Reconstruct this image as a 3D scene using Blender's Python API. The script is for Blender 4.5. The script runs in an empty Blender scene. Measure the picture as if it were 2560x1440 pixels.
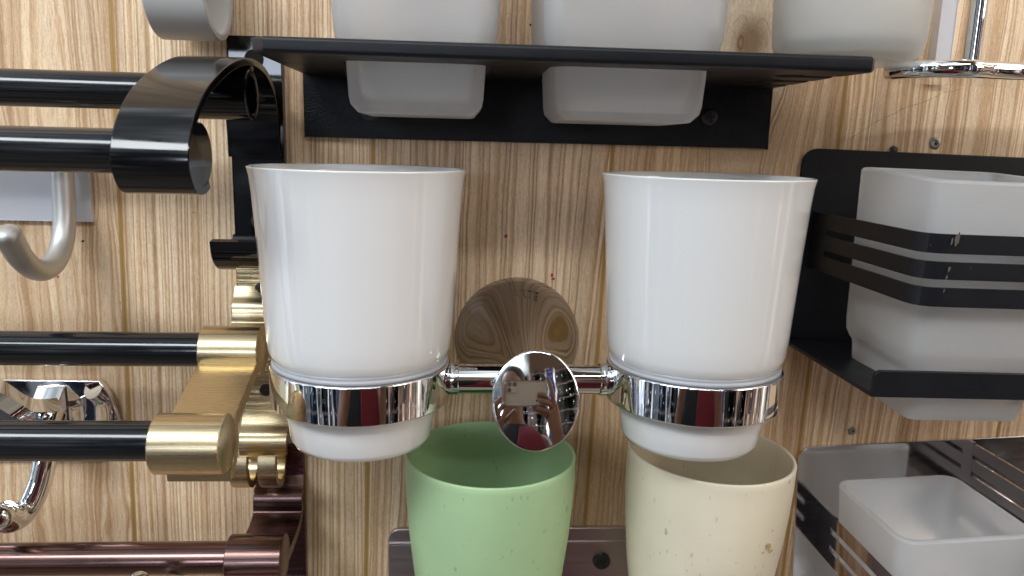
import bpy, bmesh, math, random
from mathutils import Vector, Matrix
random.seed(7)
S = bpy.context.scene
COL = S.collection
R = math.radians
CM = 0.01
# ------------------------------------------------------------------ camera
# frame used below, in centimetres: X to the right, h = distance off the wall (towards the viewer), Z up.
F, DIST = 1900.0, 36.0
d_ = Vector((-255, 10000, 1900)).normalized()
r_ = Vector((1, 0, 0.062)); r_ = (r_ - d_ * r_.dot(d_)).normalized()
n_ = r_.cross(d_)
cam_d = bpy.data.cameras.new('camera'); cam = bpy.data.objects.new('camera', cam_d); COL.objects.link(cam)
cx = Vector((r_.x, n_.x, -d_.x)); cy = -Vector((r_.y, n_.y, -d_.y)); cz = -Vector((r_.z, n_.z, -d_.z))
cam.matrix_world = Matrix(((cx.x, cy.x, cz.x, 0), (cx.y, cy.y, cz.y, -DIST * CM), (cx.z, cy.z, cz.z, 0), (0, 0, 0, 1)))
cam_d.sensor_width = 36; cam_d.lens = F / 2560 * 36
cam_d.clip_start = 0.01; cam_d.clip_end = 60
cam_d.dof.use_dof = True; cam_d.dof.focus_distance = 0.305; cam_d.dof.aperture_fstop = 16
S.camera = cam
def at(px, py, h):
    """photo pixel + distance off the wall -> (X, h, Z) in cm"""
    p = Vector(((px - 1280) / F, (py - 720) / F, 1)); q = p * ((DIST - h) / n_.dot(p))
    return (q.dot(r_), h, -q.dot(d_))
# ------------------------------------------------------------------ view + world
S.render.engine = 'CYCLES'
S.view_settings.view_transform = 'Standard'; S.view_settings.look = 'None'
S.view_settings.exposure = 0.14; S.view_settings.gamma = 1
W = bpy.data.worlds.new('World'); S.world = W; W.use_nodes = True

class NT:
    """small helper for node graphs"""
    def __init__(s, tree): s.t = tree; s.n = tree.nodes; s.l = tree.links
    def new(s, typ, **kw):
        n = s.n.new(typ)
        for k, v in kw.items(): setattr(n, k, v)
        return n
    def put(s, node, key, val):
        i = node.inputs[key]
        if isinstance(val, bpy.types.NodeSocket): s.l.new(val, i)
        elif val is not None: i.default_value = val
    def m(s, op, a, b=None, c=None, clamp=False):
        n = s.new('ShaderNodeMath', operation=op); n.use_clamp = clamp
        s.put(n, 0, a)
        if b is not None: s.put(n, 1, b)
        if c is not None: s.put(n, 2, c)
        return n.outputs[0]
    def xyz(s, x=0.0, y=0.0, z=0.0):
        n = s.new('ShaderNodeCombineXYZ'); s.put(n, 0, x); s.put(n, 1, y); s.put(n, 2, z); return n.outputs[0]
    def sep(s, v):
        n = s.new('ShaderNodeSeparateXYZ'); s.put(n, 0, v); return n.outputs
    def noise(s, v=None, scale=5.0, detail=2.0, rough=0.5, dist=0.0, w=None, dim='3D', col=False):
        n = s.new('ShaderNodeTexNoise', noise_dimensions=dim)
        if v is not None: s.put(n, 'Vector', v)
        if w is not None: s.put(n, 'W', w)
        s.put(n, 'Scale', scale); s.put(n, 'Detail', detail); s.put(n, 'Roughness', rough); s.put(n, 'Distortion', dist)
        return n.outputs[1 if col else 0]
    def white(s, w):
        n = s.new('ShaderNodeTexWhiteNoise', noise_dimensions='1D'); s.put(n, 'W', w); return n.outputs['Value']
    def ramp(s, f, stops, interp='LINEAR'):
        n = s.new('ShaderNodeValToRGB'); n.color_ramp.interpolation = interp; e = n.color_ramp.elements
        while len(e) > 1: e.remove(e[-1])
        e[0].position = stops[0][0]; e[0].color = (*stops[0][1], 1)
        for p, c in stops[1:]:
            q = e.new(p); q.color = (*c, 1)
        s.put(n, 0, f); return n.outputs[0]
    def mix(s, f, a, b, blend='MIX'):
        n = s.new('ShaderNodeMix', data_type='RGBA', blend_type=blend); s.put(n, 0, f)
        for k, v in ((6, a), (7, b)):
            s.put(n, k, (*v, 1) if isinstance(v, tuple) else v)
        return n.outputs[2]
    def mr(s, v, a, b, c=0.0, d=1.0, smooth=False):
        n = s.new('ShaderNodeMapRange'); n.interpolation_type = 'SMOOTHSTEP' if smooth else 'LINEAR'
        for i, x in enumerate((v, a, b, c, d)): s.put(n, i, x)
        return n.outputs[0]
    def bump(s, h, strength, dist):
        n = s.new('ShaderNodeBump'); s.put(n, 'Height', h); s.put(n, 'Strength', strength); s.put(n, 'Distance', dist); return n.outputs[0]

def g3(v): return (v, v, v)
# the shop round the display wall: shelves of goods, a bright ceiling, a pale floor
def build_world():
    k = NT(W.node_tree); bg = W.node_tree.nodes['Background']
    tc = k.new('ShaderNodeTexCoord'); x, y, z = k.sep(tc.outputs['Generated'])
    az = k.m('ARCTAN2', x, k.m('MULTIPLY', y, -1.0))
    wob = k.noise(k.xyz(k.m('MULTIPLY', az, 4.0), k.m('MULTIPLY', z, 1.5), 0.0), 3.0, 3.0)
    a2 = k.m('ADD', az, k.m('MULTIPLY', k.m('SUBTRACT', wob, .5), .16))
    # big things seen across the shop, by direction: glass front, shelving, door frames, packets, racks, beige wall, window
    big = k.ramp(k.mr(a2, -3.14, 3.14), [(0, g3(.30)), (.20, (.85, .92, 1.0)), (.285, g3(.08)), (.31, (1.3, 1.38, 1.45)), (.335, (.10, .13, .17)), (.365, g3(.55)), (.385, g3(.03)), (.405, (.80, .82, .84)),
         (.425, (.06, .07, .10)), (.445, (.22, .24, .27)), (.47, g3(.02)), (.51, (.05, .04, .04)), (.53, g3(.03)), (.548, (.50, .50, .52)), (.553, (.03, .07, .26)), (.563, (.55, .53, .52)), (.57, g3(.035)), (.61, (.22, .17, .15)), (.622, g3(.03)),
         (.645, (.80, .62, .52)), (.672, (.55, .50, .47)), (.685, (.85, .68, .58)), (.71, (1.45, 1.5, 1.42)), (.735, (.45, .50, .48)), (.75, (1.1, 1.05, 1.0)), (.80, (.5, .42, .36)), (.90, g3(.30))], 'CONSTANT')
    rows = k.m('FRACT', k.m('MULTIPLY', k.m('ADD', z, k.m('MULTIPLY', wob, .05)), 9.0))
    cells = k.white(k.m('ADD', k.m('FLOOR', k.m('MULTIPLY', a2, 22.0)), k.m('MULTIPLY', k.m('FLOOR', k.m('MULTIPLY', z, 9.0)), 13.7)))
    pat = k.ramp(cells, [(0, g3(.35)), (.2, g3(.8)), (.45, g3(1.0)), (.75, g3(1.25)), (.92, (2.2, 2.1, 2.0))], 'CONSTANT')
    thin = k.white(k.m('FLOOR', k.m('MULTIPLY', a2, 21.0)))
    big = k.mix(1.0, big, k.ramp(thin, [(0, g3(.10)), (.22, g3(.45)), (.5, g3(1.0)), (.72, g3(1.5)), (.88, g3(2.3))], 'CONSTANT'), 'MULTIPLY')
    goods = k.mix(1.0, big, pat, 'MULTIPLY')
    goods = k.mix(k.mr(rows, .10, .06, 0, .3), goods, (.45, .38, .33))
    fine = k.noise(k.xyz(k.m('MULTIPLY', az, 30.0), k.m('MULTIPLY', z, 9.0), 2.0), 1.0, 4.0, .6)
    goods = k.mix(1.0, goods, k.ramp(fine, [(.35, g3(.5)), (.5, g3(1)), (.62, g3(1.4))]), 'MULTIPLY')
    spark = k.noise(k.xyz(k.m('MULTIPLY', az, 45.0), k.m('MULTIPLY', z, 30.0), 9.0), 1.0, 2.0)
    goods = k.mix(k.mr(spark, .68, .72), goods, (1.8, 1.85, 1.9))
    goods = k.mix(k.mr(z, -.06, -.10, 0, .85), goods, k.mix(1.0, goods, (.42, .40, .42), 'MULTIPLY'))
    spot = k.m('MULTIPLY', k.m('MULTIPLY', k.mr(az, -.34, -.32), k.mr(az, -.17, -.19)), k.m('MULTIPLY', k.mr(z, .015, .03), k.mr(z, .17, .155)))
    goods = k.mix(spot, goods, (10.0, 11.0, 12.5))
    # ceiling: pale on the left, a dark beam on the right, bright openings between
    lamp = k.noise(k.xyz(k.m('MULTIPLY', x, 4.0), k.m('MULTIPLY', y, 4.0), 0.0), 1.0, 2.0)
    ceil = k.ramp(lamp, [(.40, (.38, .41, .43)), (.50, (.66, .70, .72)), (.60, (1.7, 1.8, 1.85))])
    ceil = k.mix(k.m('MULTIPLY', k.mr(x, .05, .12), k.mr(x, .62, .5)), ceil, (.07, .045, .032))
    floor = k.ramp(k.noise(tc.outputs['Generated'], 4.0, 3.0), [(.4, (.10, .085, .07)), (.6, (.27, .24, .20))])
    c = k.mix(k.mr(z, .40, .46), goods, ceil)
    c = k.mix(k.mr(z, -.42, -.50), c, floor)
    side = k.ramp(k.mr(x, -.95, .95), [(0, (1.45, 1.6, 1.75)), (.35, (.95, .98, 1.02)), (.6, (.95, .94, .93)), (1, (1.3, 1.15, 1.02))])
    c = k.mix(1.0, c, side, 'MULTIPLY')
    k.put(bg, 'Color', c); bg.inputs['Strength'].default_value = WORLD
WORLD = 0.95
build_world()

def area(name, loc, target, sx, sy, power, color):
    l = bpy.data.lights.new(name, 'AREA'); l.shape = 'RECTANGLE'; l.size = sx * CM; l.size_y = sy * CM; l.energy = power; l.color = color
    o = bpy.data.objects.new(name, l); COL.objects.link(o)
    p = Vector((loc[0], -loc[1], loc[2])) * CM; t = Vector((target[0], -target[1], target[2])) * CM
    o.location = p; o.rotation_euler = (t - p).to_track_quat('-Z', 'Y').to_euler()
    return o
area('window_light', (-95, 120, 120), (0, 0, -6), 105, 36, 20, (.91, .96, 1.0))
area('ceiling_tube', (20, 150, 125), (0, 0, -6), 130, 7, 8, (.95, .98, 1.0))
area('right_lamp', (150, 110, 60), (8, 0, -6), 60, 60, 6.5, (1.0, .90, .80))

# ------------------------------------------------------------------ object helpers
def P(x, h, z): return Vector((x * CM, -h * CM, z * CM))
def tag(o, label=None, cat=None, group=None, kind=None):
    if label: o['label'] = label
    if cat: o['category'] = cat
    if group: o['group'] = group
    if kind: o['kind'] = kind
    return o
def thing(name, x, h, z, label, cat, group=None, rot=None):
    o = bpy.data.objects.new(name, None); COL.objects.link(o); o.location = P(x, h, z); o.empty_display_size = 0.01
    if rot: o.rotation_euler = rot
    return tag(o, label, cat, group)
class MB:
    """collects shapes given in (X, h, Z) centimetres"""
    def __init__(s): s.bm = bmesh.new(); s.flat = False
    def v(s, p): return s.bm.verts.new(P(*p))
    def box(s, x0, x1, h0, h1, z0, z1, bevel=0.0, seg=2):
        s.flat = True; b = bmesh.new(); r = bmesh.ops.create_cube(b, size=1)
        for v in b.verts:
            v.co = P((x0 + x1) / 2 + v.co.x * (x1 - x0), (h0 + h1) / 2 + v.co.y * (h1 - h0), (z0 + z1) / 2 + v.co.z * (z1 - z0))
        if bevel: bmesh.ops.bevel(b, geom=b.edges[:], offset=bevel * CM, segments=seg, profile=.6, affect='EDGES')
        s.merge(b); return s
    def merge(s, b):
        me = bpy.data.meshes.new('t'); b.to_mesh(me); b.free(); s.bm.from_mesh(me); bpy.data.meshes.remove(me)
    def prism(s, poly, x0, x1, bevel=0.04, seg=2):
        """poly in (h, Z), extruded along X"""
        s.flat = True; b = bmesh.new(); vs = [b.verts.new(P(x0, h, z)) for h, z in poly]
        f = b.faces.new(vs); e = bmesh.ops.extrude_face_region(b, geom=[f])
        top = [g for g in e['geom'] if isinstance(g, bmesh.types.BMVert)]
        bmesh.ops.translate(b, verts=top, vec=((x1 - x0) * CM, 0, 0))
        bmesh.ops.recalc_face_normals(b, faces=b.faces[:])
        if bevel:
            big = [f for f in b.faces if abs(f.normal.x) > .9 and len(f.verts) > 4 or (abs(f.normal.x) > .99)]
            ed = set(e for f in big for e in f.edges)
            bmesh.ops.bevel(b, geom=list(ed), offset=bevel * CM, segments=seg, profile=.5, affect='EDGES')
        s.merge(b); return s
    def rev(s, prof, c, axis='z', n=64, cap0=False, cap1=False, sx=1.0, sz=1.0):
        """lathe: prof = (radius, t) with t along axis from c=(X,h,Z)"""
        rings = []
        for r, t in prof:
            ring = []
            for i in range(n):
                a = 2 * math.pi * i / n; u, w = math.cos(a) * r, math.sin(a) * r
                if axis == 'z': p = (c[0] + u, c[1] + w, c[2] + t)
                elif axis == 'h': p = (c[0] + u * sx, c[1] + t, c[2] + w * sz)
                else: p = (c[0] + t, c[1] + u, c[2] + w)
                ring.append(s.v(p))
            rings.append(ring)
        for a, b in zip(rings, rings[1:]):
            for i in range(n): s.bm.faces.new((a[i], a[(i + 1) % n], b[(i + 1) % n], b[i]))
        if cap0: s.bm.faces.new(rings[0])
        if cap1: s.bm.faces.new(rings[-1])
        return s
    def tube(s, pts, rad, n=20, flat=1.0, up=None, cap=True):
        """swept tube, pts in (X,h,Z), rad number or list"""
        pts = [Vector(p) for p in pts]
        if not isinstance(rad, (list, tuple)): rad = [rad] * len(pts)
        rings = []; prev = None
        for i, p in enumerate(pts):
            t = (pts[min(i + 1, len(pts) - 1)] - pts[max(i - 1, 0)]).normalized()
            u = Vector(up) if up else (prev if prev else Vector((1, 0, 0)) if abs(t.x) < .9 else Vector((0, 0, 1)))
            u = (u - t * u.dot(t)).normalized(); w = t.cross(u); prev = u
            rings.append([s.v(p + u * math.cos(2 * math.pi * k / n) * rad[i] + w * math.sin(2 * math.pi * k / n) * rad[i] * flat) for k in range(n)])
        for a, b in zip(rings, rings[1:]):
            for i in range(n): s.bm.faces.new((a[i], a[(i + 1) % n], b[(i + 1) % n], b[i]))
        if cap: s.bm.faces.new(rings[0]); s.bm.faces.new(rings[-1])
        return s
    def loft(s, secs, cap0=True, cap1=False, n=8):
        """rounded-rectangle sections: (cx, ch, z, halfwidth, halfdepth, corner radius)"""
        rings = []
        for (x, h, z, a, b, r) in secs:
            ring = []
            for q, (sx, sh) in enumerate(((1, 1), (-1, 1), (-1, -1), (1, -1))):
                for i in range(n):
                    t = math.pi / 2 * (q + i / (n - 1))
                    ring.append(s.v((x + sx * (a - r) + math.cos(t) * r, h + sh * (b - r) + math.sin(t) * r, z)))
            rings.append(ring)
        m = len(rings[0])
        for a, b in zip(rings, rings[1:]):
            for i in range(m): s.bm.faces.new((a[i], a[(i + 1) % m], b[(i + 1) % m], b[i]))
        if cap0: s.bm.faces.new(rings[0])
        if cap1: s.bm.faces.new(rings[-1])
        return s
    def build(s, name, mat, parent=None, angle=35, recalc=True, flip=False):
        if recalc: bmesh.ops.recalc_face_normals(s.bm, faces=s.bm.faces[:])
        me = bpy.data.meshes.new(name); s.bm.to_mesh(me); s.bm.free()
        me.shade_smooth(); me.set_sharp_from_angle(angle=R(angle))
        me.materials.append(mat); o = bpy.data.objects.new(name, me); COL.objects.link(o)
        if s.flat:
            w = o.modifiers.new('normals', 'WEIGHTED_NORMAL'); w.keep_sharp = True; w.weight = 90
        if parent:
            o.parent = parent
            root = parent if parent.type == 'EMPTY' else parent.parent
            if parent.type == 'EMPTY': o.matrix_parent_inverse = Matrix.Translation(parent.location).inverted()
        return o
def smooth_path(pts, n=6):
    out = []; m = len(pts)
    for i in range(m - 1):
        p0, p1, p2, p3 = [Vector(pts[max(0, min(m - 1, j))]) for j in (i - 1, i, i + 1, i + 2)]
        for k in range(n):
            t = k / n
            out.append(.5 * ((2 * p1) + (p2 - p0) * t + (2 * p0 - 5 * p1 + 4 * p2 - p3) * t * t + (3 * p1 - p0 - 3 * p2 + p3) * t ** 3))
    out.append(Vector(pts[-1])); return out
def band(pts, th, n=6):
    """closed outline (h, Z) of a strip of metal following pts; th number or (start, end)"""
    c = smooth_path([(p[0], p[1], 0) for p in pts], n); L, Rr = [], []
    for i, p in enumerate(c):
        t = (c[min(i + 1, len(c) - 1)] - c[max(i - 1, 0)]).normalized(); nn = Vector((-t.y, t.x, 0))
        w = th if not isinstance(th, tuple) else th[0] + (th[1] - th[0]) * i / (len(c) - 1)
        L.append(tuple((p + nn * w / 2)[:2])); Rr.append(tuple((p - nn * w / 2)[:2]))
    return L + Rr[::-1]
def sheet(outlines, z0, z1, bevel=0.0, plane='xh'):
    """plate with holes from outlines (lists of 2D points): plane 'xh' horizontal, 'xz' upright"""
    cu = bpy.data.curves.new('t', 'CURVE'); cu.dimensions = '2D'; cu.fill_mode = 'BOTH'
    for ol in outlines:
        sp = cu.splines.new('POLY'); sp.points.add(len(ol) - 1); sp.use_cyclic_u = True
        for i, (a, b) in enumerate(ol): sp.points[i].co = (a * CM, b * CM, 0, 1)
    cu.extrude = abs(z1 - z0) / 2 * CM - bevel * CM; cu.bevel_depth = bevel * CM; cu.bevel_resolution = 2; cu.offset = -bevel * CM
    o = bpy.data.objects.new('t', cu); COL.objects.link(o)
    me = bpy.data.meshes.new_from_object(o, depsgraph=bpy.context.evaluated_depsgraph_get())
    bpy.data.objects.remove(o); bpy.data.curves.remove(cu)
    zm = (z0 + z1) / 2 * CM
    for v in me.vertices:
        a, b, c = v.co
        v.co = (a, -b, c + zm) if plane == 'xh' else (a, -(c + zm), b)
    m = MB(); m.flat = True; m.bm.from_mesh(me); bpy.data.meshes.remove(me)
    bmesh.ops.remove_doubles(m.bm, verts=m.bm.verts[:], dist=1e-6)
    return m
def rrect(x0, x1, y0, y1, r, n=6, corners=(1, 1, 1, 1)):
    out = []
    for q, (cx_, cy_) in enumerate(((x1, y1), (x0, y1), (x0, y0), (x1, y0))):
        sx, sy = ((1, 1), (-1, 1), (-1, -1), (1, -1))[q]
        rr = r if corners[q] else .02
        for i in range(n):
            t = math.pi / 2 * (q + i / (n - 1)); out.append((cx_ - sx * rr + math.cos(t) * rr, cy_ - sy * rr + math.sin(t) * rr))
    return out
def circ(x, y, r, n=24, sx=1): return [(x + math.cos(2 * math.pi * i / n) * r * sx, y + math.sin(2 * math.pi * i / n) * r) for i in range(n)]

# ------------------------------------------------------------------ materials
def mat(name):
    m = bpy.data.materials.new(name); m.use_nodes = True
    k = NT(m.node_tree); return m, k, m.node_tree.nodes['Principled BSDF']
def simple(name, color, rough, metal=0.0, coat=0.0, rvar=0.0, rscale=60, bump=0.0, bscale=900, spec=0.5, stretch=None, cvar=0.0):
    m, k, b = mat(name)
    tc = k.new('ShaderNodeTexCoord'); v = tc.outputs['Object']
    if stretch:
        mp = k.new('ShaderNodeMapping'); k.put(mp, 0, v); mp.inputs['Scale'].default_value = stretch; vs = mp.outputs[0]
    else: vs = v
    b.inputs['Base Color'].default_value = (*color, 1); b.inputs['Metallic'].default_value = metal; b.inputs['Roughness'].default_value = rough
    b.inputs['Coat Weight'].default_value = coat; b.inputs['Coat Roughness'].default_value = .04; b.inputs['Specular IOR Level'].default_value = spec
    if cvar:
        n = k.noise(vs, rscale, 3.0)
        k.put(b, 'Base Color', k.mix(k.mr(n, .35, .65), tuple(c * (1 - cvar) for c in color), tuple(min(1, c * (1 + cvar)) for c in color)))
    if rvar:
        n = k.noise(vs, rscale, 4.0, .6); k.put(b, 'Roughness', k.mr(n, .3, .7, max(.01, rough - rvar), rough + rvar))
    if bump:
        n = k.noise(vs, bscale, 2.0); k.put(b, 'Normal', k.bump(n, bump, .0005))
    return m

def wood_material():
    m, k, b = mat('wood_laminate')
    tc = k.new('ShaderNodeTexCoord'); x, y, z = k.sep(tc.outputs['Object'])
    x = k.m('MULTIPLY', x, 100.0); z = k.m('MULTIPLY', z, 100.0)
    X = k.m('ADD', x, k.m('MULTIPLY', z, -0.026))
    # board number: grooves at -15.6, -4.2, 7.0, 17.75
    X2 = k.m('MULTIPLY', X, X)
    idx = k.m('ADD', k.m('ADD', 1.3742, k.m('MULTIPLY', X, 0.0894)), k.m('MULTIPLY', X2, 0.00011))
    bi = k.m('FLOOR', idx); fr = k.m('FRACT', idx)
    # pith offset and distance of each board
    w1 = k.white(k.m('ADD', bi, 11.3)); w2 = k.white(k.m('ADD', bi, 47.9)); w3 = k.white(k.m('ADD', bi, 5.1)); w4 = k.white(k.m('ADD', bi, 83.3))
    # swirl round the knot
    kx, kz = 13.0, 4.9
    dx = k.m('SUBTRACT', X, kx); dz = k.m('SUBTRACT', z, kz)
    r2 = k.m('ADD', k.m('ADD', k.m('MULTIPLY', dx, dx), k.m('MULTIPLY', k.m('MULTIPLY', dz, dz), .30)), .35)
    Xk = k.m('SUBTRACT', X, k.m('MULTIPLY', k.m('DIVIDE', k.m('MULTIPLY', dx, 2.0), r2), k.mr(r2, 16.0, 3.0, 0, 1, True)))
    low = k.noise(k.xyz(k.m('MULTIPLY', X, .30), bi, k.m('MULTIPLY', z, .055)), 1.0, 2.0)
    wav = k.noise(k.xyz(k.m('MULTIPLY', X, .9), bi, k.m('MULTIPLY', z, .30)), 1.0, 2.0)
    def per_board(vals):   # one value per board, from the leftmost board in view to the rightmost
        return k.ramp(k.mr(bi, -2.0, 4.0), [(max(0, i / 6 - .06), g3(v)) for i, v in enumerate(vals)], 'CONSTANT')
    frq = k.m('MULTIPLY', per_board([.5, .36, .78, .45, .46, .40, .5]), 6.0)
    wavy = per_board([.6, 1.0, .12, .35, .55, .45, .6])
    con = per_board([.6, .52, .76, .84, .48, .74, .6])
    xs = k.m('ADD', k.m('ADD', Xk, k.m('MULTIPLY', k.m('MULTIPLY', low, 2.6), wavy)), k.m('MULTIPLY', k.m('MULTIPLY', wav, .5), wavy))
    cxb = k.m('MULTIPLY', k.m('ADD', bi, .25), 11.2)
    u = k.m('SUBTRACT', k.m('ADD', xs, 15.4), k.m('ADD', cxb, per_board([.5, .2, .75, .86, .45, .30, .5]) if False else k.m('MULTIPLY', per_board([.5, .25, 1.0, .98, .40, .95, .5]), 10.0)))
    dep = k.m('ADD', k.m('MULTIPLY', k.m('ADD', z, k.m('MULTIPLY', w2, 30.0)), k.m('MULTIPLY', k.m('SUBTRACT', w3, .5), .10)), 1.2)
    r = k.m('SQRT', k.m('ADD', k.m('MULTIPLY', u, u), k.m('MULTIPLY', dep, dep)))
    rr = k.m('ADD', r, k.m('MULTIPLY', w4, 60.0))
    jit = k.noise(w=rr, scale=1.3, detail=2.0, dim='1D')
    ph = k.m('ADD', k.m('MULTIPLY', rr, frq), k.m('MULTIPLY', jit, 3.5))
    saw = k.m('FRACT', ph)
    rid = k.white(k.m('FLOOR', ph)); rid2 = k.white(k.m('ADD', k.m('FLOOR', ph), .37))
    # break the lines up along their length
    brk = k.noise(k.xyz(k.m('MULTIPLY', rr, 6.0), k.m('MULTIPLY', z, .35), 3.0), 1.0, 3.0, .6)
    fine = k.noise(k.xyz(k.m('MULTIPLY', rr, 22.0), k.m('MULTIPLY', z, .45), 0.0), 1.0, 3.0, .65)
    fib = k.noise(k.xyz(k.m('MULTIPLY', k.m('ADD', x, k.m('MULTIPLY', wav, .3)), 34.0), k.m('MULTIPLY', z, 1.6), 0.0), 1.0, 4.0, .65)
    mot = k.noise(k.xyz(k.m('MULTIPLY', x, 16.0), k.m('MULTIPLY', z, 7.0), 4.0), 1.0, 4.0, .65)
    edge_n = k.m('ADD', saw, k.m('MULTIPLY', k.m('SUBTRACT', fib, .5), .35))
    tone = k.ramp(edge_n, [(0, (.30, .17, .095)), (.07, (.50, .335, .205)), (.18, (.66, .50, .345)), (.36, (.93, .84, .70)), (.70, (.95, .86, .72)), (.84, (.66, .50, .345)), (.94, (.38, .23, .13)), (1.0, (.27, .15, .08))])
    basec = (.74, .555, .365)
    amt = k.m('MULTIPLY', con, k.m('MULTIPLY', k.mr(rid, 0, 1, .6, 1.0), k.mr(brk, .30, .60, .5, 1.0)), clamp=True)
    amt = k.m('MAXIMUM', amt, k.mr(r2, 11.0, 2.5, 0, .95, True))
    c = k.mix(amt, basec, tone)
    wide = k.ramp(k.noise(k.xyz(k.m('MULTIPLY', rr, .45), bi, k.m('MULTIPLY', z, .03)), 1.0, 2.0), [(.35, (.84, .79, .75)), (.5, (.98, .97, .96)), (.65, (1.10, 1.10, 1.09))])
    c = k.mix(1.0, c, wide, 'MULTIPLY')
    c = k.mix(1.0, c, k.ramp(rid2, [(0, (.86, .82, .79)), (.5, g3(1)), (1, (1.08, 1.09, 1.10))]), 'MULTIPLY')
    c = k.mix(1.0, c, k.ramp(fine, [(.32, (.74, .66, .59)), (.45, (.97, .96, .95)), (.60, g3(1)), (.70, (1.15, 1.17, 1.19))]), 'MULTIPLY')
    c = k.mix(1.0, c, k.ramp(fib, [(.32, (.80, .74, .69)), (.5, g3(1)), (.68, (1.10, 1.11, 1.12))]), 'MULTIPLY')
    c = k.mix(1.0, c, k.ramp(mot, [(.33, (.90, .87, .84)), (.65, (1.07, 1.07, 1.07))]), 'MULTIPLY')
    bt = per_board([.45, .48, .53, .42, .46, .50, .45])
    c = k.mix(1.0, c, k.ramp(bt, [(.40, (.88, .84, .80)), (.46, (.99, .965, .94)), (.53, (1.06, 1.05, 1.03))]), 'MULTIPLY')
    c = k.mix(1.0, c, (1.13, 1.10, 1.05), 'MULTIPLY')
    # knot heart
    kd = k.m('SQRT', k.m('ADD', k.m('MULTIPLY', dx, dx), k.m('MULTIPLY', k.m('MULTIPLY', dz, dz), .45)))
    kn = k.m('ADD', kd, k.m('MULTIPLY', mot, .35))
    c = k.mix(k.mr(kn, 1.25, .45, 0, .8, True), c, (.33, .19, .09))
    # glue-coloured groove between two boards
    edge = k.m('MINIMUM', fr, k.m('SUBTRACT', 1.0, fr))
    gn = k.m('ADD', edge, k.m('MULTIPLY', k.m('SUBTRACT', wav, .5), .006))
    gm = k.mr(gn, .0075, .0115, 1, 0)
    c = k.mix(gm, c, k.mix(mot, (.56, .35, .12), (.42, .24, .075)))
    c = k.mix(k.mr(gn, .0020, .0005, 0, .45), c, (.16, .09, .04))
    # two hairline scratches
    for (a, b_, cc, z0, z1) in ((.60, 17.0 * -.60 + 2.1, .035, .6, 3.6),):
        ln = k.m('ABSOLUTE', k.m('SUBTRACT', k.m('SUBTRACT', z, k.m('MULTIPLY', k.m('SUBTRACT', x, 17.0), .47)), k.m('SUBTRACT', k.m('MULTIPLY', wav, .5), k.m('MULTIPLY', k.m('POWER', k.m('ABSOLUTE', k.m('SUBTRACT', x, 21.0)), 2.0), .035))))
        win = k.m('MULTIPLY', k.mr(x, 18.2, 18.6), k.mr(x, 23.8, 23.2))
        c = k.mix(k.m('MULTIPLY', k.m('MULTIPLY', k.mr(ln, .028, .010), win), k.mr(mot, .42, .62)), c, (.20, .11, .06))
    k.put(b, 'Base Color', c)
    k.put(b, 'Roughness', k.mr(fib, .3, .7, .40, .52)); b.inputs['Specular IOR Level'].default_value = .35
    hgt = k.m('SUBTRACT', k.m('ADD', k.m('MULTIPLY', fine, .5), k.m('MULTIPLY', fib, .35)), k.m('MULTIPLY', gm, 1.4))
    k.put(b, 'Normal', k.bump(hgt, .32, .0006))
    return m

def speckled(name, col, edge):
    m, k, b = mat(name); tc = k.new('ShaderNodeTexCoord'); v = tc.outputs['Object']
    mp = k.new('ShaderNodeMapping'); k.put(mp, 0, v); mp.inputs['Scale'].default_value = (1, 1, .55)
    warp = k.noise(v, 400.0, 2.0, col=True)
    vv = k.new('ShaderNodeVectorMath', operation='MULTIPLY_ADD'); k.put(vv, 0, warp); vv.inputs[1].default_value = (.0016,) * 3; k.put(vv, 2, mp.outputs[0])
    vo = k.new('ShaderNodeTexVoronoi'); k.put(vo, 'Vector', vv.outputs[0]); vo.inputs['Scale'].default_value = 330
    sz = k.noise(v, 180.0, 2.0)
    fl = k.m('MULTIPLY', k.mr(vo.outputs['Distance'], .22, .10), k.mr(sz, .46, .54))
    cl = k.mix(k.mr(k.noise(v, 25.0, 3.0), .35, .65), tuple(c * .95 for c in col), tuple(min(1, c * 1.05) for c in col))
    cl = k.mix(k.m('MULTIPLY', fl, .42), cl, edge)
    vo2 = k.new('ShaderNodeTexVoronoi'); k.put(vo2, 'Vector', vv.outputs[0]); vo2.inputs['Scale'].default_value = 95
    fl2 = k.m('MULTIPLY', k.mr(vo2.outputs['Distance'], .10, .05), k.mr(k.noise(v, 90.0, 2.0), .48, .56))
    cl = k.mix(k.m('MULTIPLY', fl2, .6), cl, tuple(c * .45 for c in edge))
    k.put(b, 'Base Color', cl); b.inputs['Roughness'].default_value = .42; b.inputs['Specular IOR Level'].default_value = .4
    b.inputs['Subsurface Weight'].default_value = .12; b.inputs['Subsurface Radius'].default_value = (.004, .004, .003); b.inputs['Subsurface Scale'].default_value = .5
    k.put(b, 'Normal', k.bump(k.noise(v, 350.0, 3.0), .12, .0005))
    return m

def frosted(name, col, tr=.62, rough=.5):
    m, k, b = mat(name); tc = k.new('ShaderNodeTexCoord'); v = tc.outputs['Object']
    n = k.noise(v, 45.0, 3.0)
    k.put(b, 'Base Color', k.mix(k.mr(n, .3, .7), tuple(c * .96 for c in col), col))
    b.inputs['Transmission Weight'].default_value = tr; k.put(b, 'Roughness', k.mr(n, .3, .7, rough - .06, rough + .08)); b.inputs['IOR'].default_value = 1.33
    b.inputs['Coat Weight'].default_value = .25; b.inputs['Coat Roughness'].default_value = .35
    k.put(b, 'Normal', k.bump(k.noise(v, 60.0, 2.0), .06, .002))
    return m

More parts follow.
